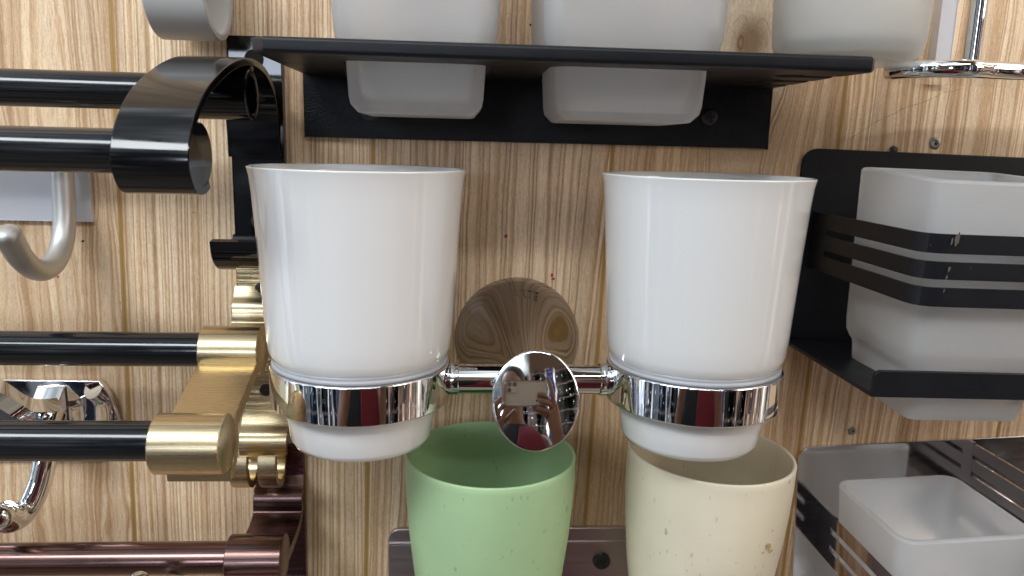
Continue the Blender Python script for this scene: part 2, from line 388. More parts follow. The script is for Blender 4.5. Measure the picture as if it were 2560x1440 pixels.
def ribbed(name, color, rough, period, strength, phase=0.0):
    """brushed anodised metal with fine horizontal extrusion lines"""
    m, k, b = mat(name); tc = k.new('ShaderNodeTexCoord'); x, y, z = k.sep(tc.outputs['Object'])
    zz = k.m('MULTIPLY', z, 100.0)
    wv = k.noise(k.xyz(0.0, 0.0, zz), 1.0 / period, 3.0, .7)
    st = k.noise(k.xyz(k.m('MULTIPLY', x, 40.0), k.m('MULTIPLY', y, 2500.0), k.m('MULTIPLY', z, 2500.0)), 1.0, 2.0)
    b.inputs['Base Color'].default_value = (*color, 1); b.inputs['Metallic'].default_value = 1
    k.put(b, 'Roughness', k.mr(st, .3, .7, rough - .05, rough + .07))
    h = k.m('ADD', k.m('MULTIPLY', wv, 1.0), k.m('MULTIPLY', st, .12))
    k.put(b, 'Normal', k.bump(h, strength, .001))
    return m

M = {
    'wood': wood_material(),
    'ceramic': simple('white_glazed_ceramic', (.79, .785, .775), .10, coat=.6, rvar=.03, rscale=40, bump=.03, bscale=120),
    'chrome': simple('chrome', (.86, .87, .88), .035, 1, rvar=.02, rscale=300),
    'nickel': simple('dark_chrome', (.44, .41, .385), .05, 1, rvar=.02, rscale=200),
    'gloss_black': simple('glossy_black_metal', (.004, .004, .005), .10, rvar=.04, rscale=90, bump=.03, bscale=150, spec=.5),
    'rod_black': simple('black_rod', (.006, .007, .009), .13, rvar=.04, rscale=120, bump=.02, bscale=300),
    'powder': simple('black_powder_coat', (.005, .006, .009), .36, rvar=.06, rscale=150, bump=.6, bscale=1500, spec=.28),
    'powder_fine': simple('satin_black_paint', (.007, .008, .011), .40, rvar=.05, rscale=80, bump=.12, bscale=2200, spec=.35),
    'screw': simple('black_screw', (.055, .056, .06), .38, .6, bump=.1, bscale=800),
    'gold': ribbed('gold_anodised', (.58, .465, .285), .28, .5, .035),
    'gold_rib': ribbed('gold_ribbed', (.54, .42, .23), .26, .16, .55),
    'bronze': ribbed('bronze_anodised', (.165, .10, .09), .24, .5, .08),
    'bronze_rib': ribbed('bronze_ribbed', (.12, .06, .065), .26, .16, .5),
    'bronze_rod': simple('bronze_rod', (.19, .112, .10), .20, 1, rvar=.04, rscale=100),
    'alu': simple('matte_aluminium', (.60, .59, .57), .44, .8, rvar=.05, rscale=120, bump=.06, bscale=1200),
    'alu_plate': simple('pale_aluminium_plate', (.70, .70, .74), .5, .3, stretch=(1, 1, 30), rvar=.06, rscale=60),
    'sleeve': simple('grey_plastic_sleeve', (.56, .56, .55), .35),
    'sleeve_in': simple('white_sleeve_inside', (.82, .82, .80), .4),
    'gasket': simple('clear_grey_gasket', (.42, .43, .45), .25),
    'green': speckled('green_speckled_plastic', (.44, .635, .36), (.24, .34, .17)),
    'cream': speckled('cream_speckled_plastic', (.81, .735, .565), (.48, .40, .26)),
    'frost': frosted('frosted_glass', (.93, .93, .93), .76, .50),
    'frost_round': frosted('pale_green_frosted_glass', (.93, .945, .935), .72, .42),
    'steel': simple('polished_steel', (.78, .76, .75), .10, 1, rvar=.03, rscale=40, stretch=(1, 1, 12)),
    'steel_dark': simple('steel_strip', (.50, .47, .48), .07, 1, rvar=.02, rscale=40),
    'satin_steel': simple('satin_steel', (.62, .55, .56), .36, 1, rvar=.06, rscale=60, stretch=(1, 1, 14)),
    'red': simple('red_paint', (.45, .03, .02), .5), 'dark': simple('dark_hole', (.02, .015, .012), .8),
    'grey_screw': simple('worn_screw', (.35, .33, .28), .4, .7, bump=.5, bscale=500),
    'etch': simple('etched_letters', (.30, .28, .27), .35, 1),
    'skin': simple('skin', (.17, .085, .055), .5, cvar=.15, rscale=30), 'nail': simple('nail', (.35, .10, .06), .3),
    'hair': simple('hair', (.006, .005, .005), .7, bump=.6, bscale=300),
    'shirt_navy': simple('navy_cloth', (.008, .011, .02), .85, bump=.3, bscale=600), 'shirt_red': simple('maroon_cloth', (.11, .004, .015), .8, bump=.3, bscale=600),
    'phone': simple('phone_case', (.34, .33, .325), .35), 'lens': simple('lens_glass', (.01, .01, .014), .05, coat=1), 'lens_ring': simple('lens_ring', (.45, .40, .32), .25, 1),
}

# ------------------------------------------------------------------ the wall
wm = MB()
wm.box(-75, 90, -1.8, 0, -70, 60)
wall = wm.build('wall', M['wood']); tag(wall, kind='structure')
def wall_part(name, m, mt):
    o = m.build(name, mt); o.parent = wall; return o

def screw(name, x, h, z, r, mt, parent, rot=.3, hmax=.14):
    """pan head screw with a cross recess"""
    m = MB(); m.rev([(r, 0), (r * .98, hmax * .45), (r * .8, hmax * .85), (r * .45, hmax), (0.01, hmax * 1.02)], (x, h, z), 'h', 28)
    o = m.build(name, mt, parent)
    q = MB()
    for a in (rot, rot + math.pi / 2):
        b = bmesh.new(); bmesh.ops.create_cube(b, size=1)
        for v in b.verts:
            u, w = v.co.x * r * 1.15, v.co.z * r * .26; hh = h + hmax * .9 + v.co.y * .1
            v.co = P(x + u * math.cos(a) - w * math.sin(a), hh + (.004 if a > 1 else 0), z + u * math.sin(a) + w * math.cos(a))
        q.merge(b)
    c = q.build('cross_slot', M['dark']); c.parent = o
    return o

# ------------------------------------------------------------------ towel racks (left)
def ring_poly(ch, cz, r, n=30): return [(ch + math.cos(2 * math.pi * i / n) * r, cz + math.sin(2 * math.pi * i / n) * r) for i in range(n)]
def ring_prism(mb, ch, cz, ro, ri, x0, x1):
    """hollow sleeve along X"""
    mb.rev([(ri, 0.0), (ro - .04, 0.0), (ro, .04), (ro, x1 - x0 - .04), (ro - .04, x1 - x0), (ri + .03, x1 - x0), (ri, x1 - x0 - .03), (ri, 0.0)], (x0, ch, cz), 'x', 48)

def rod(parent, ch, cz, r, x1, mt, slope=0.0):
    m = MB(); x0 = -52
    m.tube([(x0, ch, cz - slope * (x1 - x0)), (x1, ch, cz)], r, 40); return m.build('rod', mt, parent)

# black rack
bx0, bx1 = -10.66, -8.32
T = thing('towel_rack', -9.4, 0, -.5, 'glossy black double towel rack with arched bracket, topmost of the three racks', 'towel rack', 'double towel racks at the left')
m = MB(); m.box(-10.50, -8.16, 0, .42, -5.6, 4.36, .05); pl = m.build('wall_plate', M['gloss_black'], T)
m = MB()
m.prism(band([(.35, -.9), (.38, .2), (.62, 1.25), (1.35, 2.1), (2.6, 2.68), (4.2, 2.86), (5.8, 2.76), (7.5, 2.38), (9.0, 1.85), (10.3, 1.25), (11.3, .5), (11.85, -.25), (12.0, -.9), (11.6, -1.55), (10.9, -1.72), (10.3, -1.56)], .30), bx0, bx1, .05)
m.build('arched_bracket', M['gloss_black'], T, 40)
m = MB(); ring_prism(m, 4.65, 1.62, .98, .74, bx0 + .03, bx1 - .05)
m.prism(band([(4.3, 2.5), (4.6, 2.8)], .5), bx0 + .05, bx1 - .08, .03)
m.build('rod_sleeve', M['gloss_black'], T)
m = MB(); m.rev([(.6, -2.25), (1.04, -2.25), (1.04, -.03), (1.0, .0), (.01, .01)], (bx1 - .03, 10.90, -.62), 'x', 48); m.build('end_cap', M['gloss_black'], T)
rod(T, 4.65, 1.64, .71, bx1 - .5, M['rod_black']); rod(T, 10.75, -.55, .71, bx1 - .7, M['rod_black'])
m = MB(); m.prism(band([(.35, -4.5), (.8, -5.15), (1.7, -5.55), (2.7, -5.5), (3.4, -5.0), (3.6, -4.3)], .34), bx0 + .05, bx1, .05); m.build('hook_rail', M['gloss_black'], T, 40)
a = at(645, 553, .42); screw('screw', a[0] + .05, .40, a[2], .36, M['screw'], T)
m = MB(); a = at(635, 148, .42); m.rev([(.42, 0), (.42, .035), (.01, .036)], (a[0], .41, a[2]), 'h', 28); m.build('screw_hole', M['dark'], T)

# gold rack, and the bronze one made from the same profiles
def make_rack(dx, dz, label, mt, mt_rib, mt_rod, drop_front=False):
    T = thing('towel_rack', -9.4 + dx, 0, -11 + dz, label, 'towel rack', 'double towel racks at the left')
    x0, x1 = bx0 + dx, bx1 + dx
    m = MB(); m.box(x0 + .12, x1 - .02, 0, .35, -14.05 + dz, -5.35 + dz, .04); m.build('wall_plate', mt_rib, T)
    m = MB()
    m.prism(band([(.2, -6.95 + dz), (.5, -7.45 + dz), (.78, -7.75 + dz), (.85, -8.15 + dz), (.95, -8.6 + dz), (1.6, -8.95 + dz), (2.8, -9.1 + dz), (3.9, -9.15 + dz), (5.0, -9.2 + dz), (5.8, -9.36 + dz), (7.2, -9.85 + dz), (8.6, -10.36 + dz), (9.3, -10.7 + dz)], (.36, .58)), x0, x1, .04)
    m.prism(band([(8.75, -10.35 + dz), (8.62, -11.0 + dz), (8.75, -11.6 + dz), (9.1, -12.05 + dz), (9.55, -12.15 + dz)], (.55, .42)), x0 + .03, x1 - .03, .04)
    m.build('bracket_arm', mt, T, 40)
    m = MB(); ring_prism(m, 4.75, -8.72 + dz, 1.0, .73, x0 - .02, x1 + .02); m.build('rod_sleeve', mt, T)
    m = MB(); m.rev([(.98, 0), (.90, .03), (.01, .04)], (x1, 4.75, -8.72 + dz), 'x', 40); m.build('end_cap', mt, T)
    m = MB(); ring_prism(m, 9.95, -10.72 + dz, 1.07, .73, x0 - .04, x1 + .04); m.build('rod_sleeve', mt, T)
    m = MB(); m.rev([(1.05, 0), (.95, .04), (.01, .05)], (x1 + .02, 9.95, -10.72 + dz), 'x', 40); m.build('end_cap', mt, T)
    rod(T, 4.75, -8.72 + dz, .71, x1 - .4, mt_rod); rod(T, 9.95, -10.62 + dz, .71, x1 - .4, mt_rod)
    # lip with two curled hooks under the plate
    m = MB(); m.prism(band([(.2, -13.25 + dz), (.5, -13.75 + dz), (.85, -14.05 + dz), (.95, -14.55 + dz), (.9, -14.95 + dz)], .32), x0 + .08, x1, .04); m.build('hook_lip', mt, T, 40)
    for hx in (x0 + .10, x1 - .95):
        m = MB(); m.prism(band([(.9, -14.6 + dz), (.8, -15.25 + dz), (1.15, -15.85 + dz), (1.85, -16.05 + dz), (2.5, -15.65 + dz), (2.72, -15.0 + dz), (2.65, -14.35 + dz)], (.36, .30)), hx, hx + .86, .05); m.build('hook', mt, T, 40)
    return T
G = make_rack(0, 0, 'brass coloured double towel rack with matte black rods, middle of the three racks', M['gold'], M['gold_rib'], M['rod_black'])
a = at(650, 724, .35); screw('screw', a[0] + .12, .33, a[2], .37, M['screw'], G, .6)
m = MB(); a = at(665, 975, .35); m.rev([(.30, 0), (.30, .04), (.01, .041)], (a[0], .33, a[2]), 'h', 24); m.build('screw_hole', M['dark'], G)
B = make_rack(.62, -9.45, 'bronze brown double towel rack, lowest of the three racks at the left', M['bronze'], M['bronze_rib'], M['bronze_rod'])

# grey sleeve at the top left
T = thing('pipe_sleeve', -11.1, 4, 5.85, 'short grey hollow tube with white inside at the top edge above the black rack', 'tube')
SH = 2.3; m = MB(); c = at(537, -25, SH)
m.rev([(1.72, -2.4), (1.98, -2.4), (2.02, -2.35), (2.02, -.05), (1.98, 0), (1.76, 0), (1.72, -.05)], (c[0] + .15, SH, c[2]), 'x', 64); m.build('outer_wall', M['sleeve'], T)
m = MB(); m.rev([(1.715, -2.4), (1.715, -.06)], (c[0] + .15, SH, c[2]), 'x', 64); m.rev([(1.71, -2.0), (.01, -2.0)], (c[0] + .15, SH, c[2]), 'x', 64); m.build('inner_lining', M['sleeve_in'], T)
m = MB(); m.tube([(c[0] - 1.4, 0, c[2] + .3), (c[0] - 1.4, .8, c[2] + .3)], .5, 24); m.build('wall_stem', M['sleeve'], T)

# aluminium robe hook
T = thing('robe_hook', -18, 0, -2.4, 'matte aluminium J-shaped robe hook on a pale plate under the black rods', 'hook')
m = MB(); m.box(-25.5, -16.92, 0, .26, -3.98, -.9, .02); m.build('wall_plate', M['alu_plate'], T)
m = MB(); hk = [(1.05, -.7), (1.15, -2.2), (1.25, -3.6), (1.6, -4.7), (2.3, -5.45), (3.2, -5.72), (4.1, -5.5), (4.85, -4.95), (5.35, -4.3), (5.6, -3.95)]
pp = [(-17.62, p.x, p.y) for p in smooth_path([(h, z, 0) for h, z in hk], 6)]
rr = [.46 + .06 * max(0, (i / (len(pp) - 1) - .7) / .3) for i in range(len(pp))]
tip = Vector(pp[-1]) - Vector(pp[-2]); tip.normalize()
for q, s in ((.10, .96), (.20, .8), (.27, .55), (.30, .2)): pp.append(tuple(Vector(pp[len(rr) - 1]) + tip * q) if False else tuple(Vector(hk and (-17.62, hk[-1][0], hk[-1][1])) + tip * q)); rr.append(.52 * s)
m.tube(pp, rr, 32, cap=True); m.build('hook_arm', M['alu'], T, 50)
m = MB(); m.tube([(-17.62, .2, -1.0), (-17.62, 1.1, -1.0)], .4, 24); m.build('mount_post', M['alu'], T)

# chrome robe hook (left, lower)
T = thing('robe_hook', -19, 0, -12.6, 'polished chrome robe hook with rounded plate and curled end behind the lower black rod', 'hook')
ol = [(-25, -11.45)] + [at(248, 952, .4)[::2]] + [at(x, y, .4)[::2] for x, y in ((272, 985), (289, 1025), (297, 1060), (294, 1100), (278, 1130), (255, 1150))] + [(-25, at(250, 1150, .4)[2])]
m = sheet([ol], 0, .42, .07, 'xz'); m.build('wall_plate', M['chrome'], T)
m = MB(); a = at(105, 972, .42); b = at(182, 1120, .42)
m.loft([((a[0] + b[0]) / 2, .2, 0, 1.15, 1.4, .1)], False) if False else None
x0, z1 = at(95, 962, .4)[0], at(95, 962, .4)[2]; x1, z0 = at(182, 1130, .4)[0], at(182, 1130, .4)[2]
b4 = MB(); xm, zm = (x0 + x1) / 2, (z0 + z1) / 2
def sq(hw, hz, h): return [b4.v(p) for p in ((xm - hw, h, zm - hz), (xm + hw, h, zm - hz), (xm + hw, h, zm + hz), (xm - hw, h, zm + hz))]
rs = [sq((x1 - x0) / 2, (z1 - z0) / 2, .40), sq((x1 - x0) / 2 * .97, (z1 - z0) / 2 * .97, .6), sq(.62, .62, 1.7), sq(.52, .52, 2.4)]
for p_, q_ in zip(rs, rs[1:]):
    for i in range(4): b4.bm.faces.new((p_[i], p_[(i + 1) % 4], q_[(i + 1) % 4], q_[i]))
b4.bm.faces.new(rs[-1]); bmesh.ops.bevel(b4.bm, geom=b4.bm.edges[:], offset=.06 * CM, segments=3, profile=.5, affect='EDGES')
b4.build('boss', M['chrome'], T)
m = MB()
pts = [at(138, 1035, 2.2), at(120, 1090, 3.0), at(112, 1150, 3.3), at(98, 1210, 3.5), at(70, 1270, 3.9), at(35, 1297, 4.6), at(5, 1290, 5.3)]
pp = [tuple(p) for p in smooth_path(pts, 6)]
m.tube(pp, [.42 + .10 * (i / len(pp)) for i in range(len(pp))], 20, 1.25); m.build('hook_arm', M['chrome'], T, 50)
m = MB(); c = at(2, 1288, 5.5); m.rev([(.01, -.52), (.3, -.45), (.5, -.2), (.55, .1), (.48, .38), (.25, .52), (.01, .55)], c, 'h', 32); m.build('hook_end', M['chrome'], T, 60)
m = MB()
pts = [at(140, 1022, 2.2), at(100, 1026, 2.9), at(60, 1020, 3.4), at(25, 1000, 3.9), at(-15, 975, 4.4), at(-60, 960, 4.8)]
m.tube([tuple(p) for p in smooth_path(pts, 6)], .50, 4, .8, up=(0, 0, 1)); o = m.build('upper_arm', M['chrome'], T, 30)

# small chrome hook end at the lower edge
T = thing('coat_hook', -13.0, 0, -20.0, 'small round chrome hook end in front of the bronze rod at the bottom edge', 'hook')
c = at(347, 1456, 7.5)
m = MB(); m.rev([(.01, .42), (.18, .40), (.34, .28), (.43, .05), (.42, -.15), (.32, -.3)], c, 'z', 32); m.build('knob', M['chrome'], T, 60)
m = MB(); m.tube([tuple(p) for p in smooth_path([(c[0], c[1], c[2] - .2), (c[0], c[1] - .2, c[2] - 1.4), (c[0], 5, c[2] - 2.6), (c[0], 2, c[2] - 3.0), (c[0], .2, c[2] - 2.8)], 6)], .3, 20); m.build('hook_arm', M['chrome'], T, 50)

# ------------------------------------------------------------------ black shelf with two frosted tumblers
T = thing('tumbler_shelf', 3.5, 0, 1.5, 'long black metal tumbler and toothbrush shelf with screwed back plate', 'shelf')
m = MB(); m.box(-7.28, 14.3, 0, .22, .06, 3.0, .04); m.build('back_plate', M['powder'], T)
def keyhole(h):   # a notch that starts at the right edge and ends in a round hole
    return h
zs0, zs1 = 2.78, 3.32
out = [(-7.2, .24), (14.15, .24), (14.15, 2.55), (13.3, 2.55)]
def notch(h, depth=1.9, w=.28, r=.52, xe=14.15):
    xc = xe - depth
    pts = [(xe, h - w)]
    for i in range(13):
        a_ = -math.asin(min(1, w / r)) - (2 * math.pi - 2 * math.asin(w / r)) * i / 12
        pts.append((xc + math.cos(a_) * r, h + math.sin(a_) * r))
    return pts + [(xe, h + w)]
out = [(-7.2, .24), (14.15, .24)] + notch(2.6) + notch(4.7) + notch(6.8) + [(14.45, 8.9), (14.2, 9.25), (-6.75, 9.25), (-7.2, 8.8)]
G1, G2 = (-1.83, 4.6, 2.62), (6.12, 4.75, 2.90)
holes = [rrect(c[0] - c[2] - .06, c[0] + c[2] + .06, c[1] - c[2] - .06, c[1] + c[2] + .06, .7) for c in (G1, G2)]
m = sheet([out] + holes, zs0, zs1, .14); m.build('shelf_board', M['powder_fine'], T, 30)
a = at(1773, 294, .22); screw('screw', a[0], .21, a[2], .40, M['screw'], T, .25, .2)
a = at(925, 283, .22); screw('screw', a[0], .21, a[2], .40, M['screw'], T, .8, .2)

def tumbler(name, x, h, z, w, foot_drop, height, label, group, mt, sc=1.0, rim=3.1):
    """square frosted tumbler: z is the underside of its shoulder, w the half width of its foot"""
    T = thing(name, x, h, z - foot_drop, label, 'tumbler', group)
    t = .28 * sc; W_ = w * 1.14
    out = [(x, h, z - foot_drop, w * .80, w * .80, .3), (x, h, z - foot_drop + .03, w * .84, w * .84, .4), (x, h, z - foot_drop + .32, w * .935, w * .935, .5), (x, h, z - foot_drop + .6, w * .955, w * .955, .5), (x, h, z - .15, w * .99, w * .99, .55),
           (x, h, z + .0, w * 1.0, w * 1.0, .6), (x, h, z + .05, w * 1.08, w * 1.08, .7), (x, h, z + .25, W_ * .975, W_ * .975, .75), (x, h, z + .6, W_ * 1.0, W_ * 1.0, .8), (x, h, z + 1.1, W_ * 1.01, W_ * 1.01, .8), (x, h, z + height - .1, W_ * rim, W_ * rim, .8), (x, h, z + height - .02, W_ * rim - .05, W_ * rim - .05, .76), (x, h, z + height, W_ * rim - .12, W_ * rim - .12, .7)]
    inn = [(x, h, z + height - .03, W_ * rim - t + .05, W_ * rim - t + .05, .6), (x, h, z + 1.0, W_ - t, W_ - t, .6), (x, h, z + .2, w - t, w - t, .6), (x, h, z - foot_drop + .9, w * .9 - t, w * .9 - t, .6), (x, h, z - foot_drop + .55, w * .7, w * .7, .5)]
    m = MB(); m.loft(out + inn, True, True); m.build('glass_body', mt, T, 30); return T
tumbler('glass_tumbler', G1[0], G1[1], 3.34, G1[2], 2.35, 8.6, 'square frosted glass tumbler in the left hole of the black shelf', 'square tumblers in the black shelf', M['frost'], rim=1.10)
tumbler('glass_tumbler', G2[0], G2[1], 3.34, G2[2], 2.42, 8.9, 'square frosted glass tumbler in the middle of the black shelf, the wider one', 'square tumblers in the black shelf', M['frost'], rim=1.10)
# round frosted tumbler to the right, in its chrome holder
T = thing('round_tumbler', 15.8, 4.4, 3.6, 'round frosted glass tumbler behind the right end of the black shelf', 'tumbler')
m = MB(); c = (15.62, 4.3, 3.55)
m.rev([(.01, .12), (1.6, .10), (2.0, .0), (2.45, .04), (2.78, .3), (2.93, .8), (3.0, 2.0), (3.12, 6), (3.2, 8.5), (3.05, 8.55), (2.95, 8.4), (2.85, 6), (2.72, 2), (2.62, 1.1), (2.3, .75), (.01, .7)], c, 'z', 72); m.build('glass_body', M['frost_round'], T, 50)
T = thing('soap_holder', 20.8, 0, 3.3, 'scalloped chrome wire-less holder plate on a slim chrome post at the right edge', 'holder')
T['label'] = 'scalloped chrome holder plate hanging from a slim chrome post at the top right'
ol = []
for p in smooth_path([(17.15, 5.0, 0), (17.45, 4.0, 0), (18.3, 3.3, 0), (19.6, 3.15, 0), (20.8, 2.9, 0), (22.3, 2.7, 0), (27, 2.6, 0)], 5): ol.append((p.x, p.y))
for p in smooth_path([(27, 7.4, 0), (23.6, 7.3, 0), (22.2, 6.7, 0), (20.6, 6.75, 0), (19.4, 7.0, 0), (18.2, 6.6, 0), (17.4, 5.9, 0), (17.15, 5.0, 0)], 5)[:-1]: ol.append((p.x, p.y))
m = sheet([ol], 2.95, 3.62, .26); m.build('holder_plate', M['chrome'], T, 50)
m = MB(); m.tube([at(2422, 190, 4.6)[:2] + (3.5,), at(2422, 190, 4.6)[:2] + (10,)], .36, 32); m.build('post', M['chrome'], T)
m = MB(); a = at(2392, 100, 1.5); m.box(a[0] - .3, a[0] + .45, 0, .5, 3.4, 12, .05); m.build('wall_bar', M['alu_plate'], T)

# ------------------------------------------------------------------ square tumbler holders
def holder(T, X, Z, pw, ph, mt, mt_band, tray=True, bl=1.1, bw=6.9, tray_h=8.5, dd=0.0, ch_=5.6):
    m = sheet([rrect(X, X + pw, Z - ph, Z, .75, corners=(1, 1, 0, 0))], 0, .2, .03, 'xz'); m.build('back_plate', mt, T)
    # slotted band bent round three sides
    path = [(bl, .2), (bl, .9), (bl, 1.7), (bl, 4.5), (bl, 8.4), (bl + .06, 8.85), (bl + .25, 9.15), (bl + .6, 9.32), (bl + 1.0, 9.35), (bl + bw - 1.0, 9.35), (bl + bw - .6, 9.32), (bl + bw - .25, 9.15), (bl + bw - .06, 8.85), (bl + bw, 8.4), (bl + bw, 4.5), (bl + bw, 1.7), (bl + bw, .9), (bl + bw, .2)]
    path = [(x, h - dd if h > 5 else h) for x, h in path]
    rows = [-2.98, -3.70, -3.70 - .31, -4.01 - .66, -4.67 - .31, -5.70]
    m = MB(); bm = m.bm; g = [[m.v((X + x, h, Z + z)) for z in rows] for x, h in path]
    for i in range(len(path) - 1):
        for j in range(5):
            if j in (1, 3) and 2 <= i < len(path) - 3: continue
            bm.faces.new((g[i][j], g[i + 1][j], g[i + 1][j + 1], g[i][j + 1]))
    bmesh.ops.recalc_face_normals(bm, faces=bm.faces[:]); bmesh.ops.solidify(bm, geom=bm.faces[:], thickness=.12 * CM)
    m.build('slotted_band', mt_band, T, 30)
    if tray:
        c = (X + bl + bw / 2, ch_, 2.45)
        ol = [(X + .0, .0), (X + pw, .0), (X + pw, tray_h), (X + .05, tray_h)]
        hole = rrect(c[0] - c[2] - .1, c[0] + c[2] + .1, c[1] - c[2] - .1, c[1] + c[2] + .1, .8)
        m = sheet([rrect(X + .02, X + pw, .02, tray_h, .3, corners=(0, 0, 0, 0)), hole], Z - ph - .17, Z - ph, .02); m.build('tray', mt, T)
        m = sheet([rrect(X + .04, X + pw, Z - ph - .17, Z - ph + .9, .3, corners=(0, 1, 0, 0))], tray_h - .12, tray_h + .06, .03, 'xz'); m.build('tray_lip', mt, T)

TB = thing('tumbler_holder', 16.1, 0, .15, 'satin black slotted tumbler holder with bent tray, right of the white cups', 'tumbler holder', 'slotted tumbler holders', rot=(0, R(1.0), 0))
holder(TB, 16.1, .15, 14, 9.35, M['powder_fine'], M['powder_fine'], bl=.8, bw=7.25)
TS = thing('tumbler_holder', 17.3, 0, -14.95, 'polished steel slotted tumbler holder at the lower right corner', 'tumbler holder', 'slotted tumbler holders', rot=(0, R(-3.0), 0))
holder(TS, 17.3, -14.95, 16, 9.35, M['steel'], M['steel_dark'], bl=1.15, bw=7.1, tray_h=8.0, dd=1.05, ch_=4.85)
m = MB()
for i, (za, zb) in enumerate(((0.0, -.62), (-.86, -1.5), (-1.75, -2.9))): m.box(17.3 + 9.05, 17.3 + 9.17, .2, 8.5, -14.95 + zb - .1, -14.95 + za - .1)
m.box(17.3 + 9.04, 17.3 + 9.18, .2, .6, -14.95 - 3.0, -15.0); m.build('side_band', M['steel_dark'], TS)

def square_glass(x, h, z, w0, w1, hh, label, rot):
    """tapered square glass whose rim is at height z"""
    T = thing('glass_tumbler', x, h, z - hh, label, 'tumbler', 'frosted tumblers in the slotted holders', rot=rot); t = .26
    zf = z - hh; zs = zf + 2.1
    m = MB()
    out = [(x, h, zf, w0 * .78, w0 * .78, .3), (x, h, zf + .03, w0 * .82, w0 * .82, .4), (x, h, zf + .35, w0 * .88, w0 * .88, .6), (x, h, zs - .25, w0 * .93, w0 * .93, .65), (x, h, zs - .05, w0 * .945, w0 * .945, .7), (x, h, zs + .12, w0 * .99, w0 * .99, .8), (x, h, zs + .4, w0 * 1.03, w0 * 1.03, .8), (x, h, zs + .9, w0 * 1.045, w0 * 1.045, .8),
           (x, h, z - .12, w1, w1, .75), (x, h, z - .03, w1 - .05, w1 - .05, .72), (x, h, z, w1 - .12, w1 - .12, .68)]
    inn = [(x, h, z - .02, w1 - t + .04, w1 - t + .04, .6), (x, h, z - .12, w1 - t, w1 - t, .6), (x, h, zs + .8, w0 * 1.0 - t, w0 * 1.0 - t, .6), (x, h, zs + .2, w0 * .85 - t, w0 * .85 - t, .6), (x, h, zf + .7, w0 * .8 - t, w0 * .8 - t, .55), (x, h, zf + .5, w0 * .6, w0 * .6, .5)]
    m.loft(out + inn, True, True); m.build('glass_body', M['frost'], T, 30); return T
square_glass(20.38, 5.45, -.80, 2.85, 3.18, 9.75, 'tapered square frosted glass tumbler held by the satin black slotted holder', (R(2.6), R(1.0), 0))
square_glass(22.0, 4.85, -15.80, 2.75, 3.05, 9.4, 'square frosted glass tumbler seen from above in the polished steel holder', (0, R(-3.0), 0))

# ------------------------------------------------------------------ double ring holder with two white cups
CL, CR, RH, RZ = -4.00, 9.45, 6.5, -9.36
T = thing('ring_holder', 2.64, 0, RZ, 'polished chrome double ring holder with round wall flange and mirror knob', 'cup holder')
m = MB()
m.rev([(3.02, 0), (3.02, .08), (2.99, .16), (2.88, .32), (2.5, .88), (2.1, 1.58), (1.7, 2.46), (1.35, 3.45), (1.1, 4.45), (.92, 5.5), (.78, 6.6), (.7, 7.6)], (2.64, 0, RZ + .02), 'h', 96)
fl = m.build('wall_flange', M['nickel'], T, 60)
cu = bpy.data.curves.new('t', 'FONT'); cu.body = 'VARTE'; cu.size = .42 * CM; cu.extrude = .008 * CM; cu.space_character = 1.25; cu.align_x = 'CENTER'
to = bpy.data.objects.new('t', cu); COL.objects.link(to); me = bpy.data.meshes.new_from_object(to, depsgraph=bpy.context.evaluated_depsgraph_get()); bpy.data.objects.remove(to)
bmt = bmesh.new(); bmt.from_mesh(me); bmesh.ops.triangulate(bmt, faces=bmt.faces[:]); bmesh.ops.subdivide_edges(bmt, edges=bmt.edges[:], cuts=1)
def flange_h(r):
    pr_ = [(3.02, .08), (2.99, .16), (2.88, .32), (2.5, .88), (2.1, 1.58), (1.7, 2.46), (1.35, 3.45)]
    for (ra, ha), (rb, hb) in zip(pr_, pr_[1:]):
        if rb <= r <= ra: return ha + (hb - ha) * (ra - r) / (ra - rb)
    return .1
for v in bmt.verts:
    u, w, e = v.co / CM; rad = 2.30 + w; ang = math.pi / 2 - u / 2.35 - .02
    v.co = P(2.64 + .12 + math.cos(ang) * rad, flange_h(rad) + .015 + e, RZ + .02 + math.sin(ang) * rad)
mt_ = bpy.data.meshes.new('engraved_letters'); bmt.to_mesh(mt_); bmt.free(); mt_.materials.append(M['etch'])
lo = bpy.data.objects.new('engraved_letters', mt_); COL.objects.link(lo); lo.parent = fl
m = MB(); m.tube([(CL + 3.3, RH, RZ), (CR - 3.3, RH, RZ)], .60, 48); m.build('cross_bar', M['chrome'], T)
for s, c0 in ((1, CL + 3.42), (-1, CR - 3.42)):
    m = MB(); m.rev([(.60, -.1 * s), (.66, .0), (.66, .42 * s), (.62, .46 * s)], (c0, RH, RZ), 'x', 40); m.build('bar_collar', M['chrome'], T)
for c0 in (CL, CR):
    m = MB(); m.rev([(3.22, .66), (3.27, .74), (3.45, .755), (3.50, .735), (3.53, .68), (3.53, -.68), (3.50, -.735), (3.45, -.755), (3.27, -.74), (3.22, -.66), (3.22, .66)], (c0, RH, RZ), 'z', 160); m.flat = True; m.build('ring', M['chrome'], T, 60)
    m = MB(); m.rev([(3.17, .6), (3.17, 1.0), (3.24, 1.08), (3.34, 1.06), (3.37, .98), (3.35, .92), (3.41, .90), (3.44, .84), (3.40, .77), (3.25, .74), (3.2, .6)], (c0, RH, RZ), 'z', 96); m.build('ring_gasket', M['gasket'], T, 60)
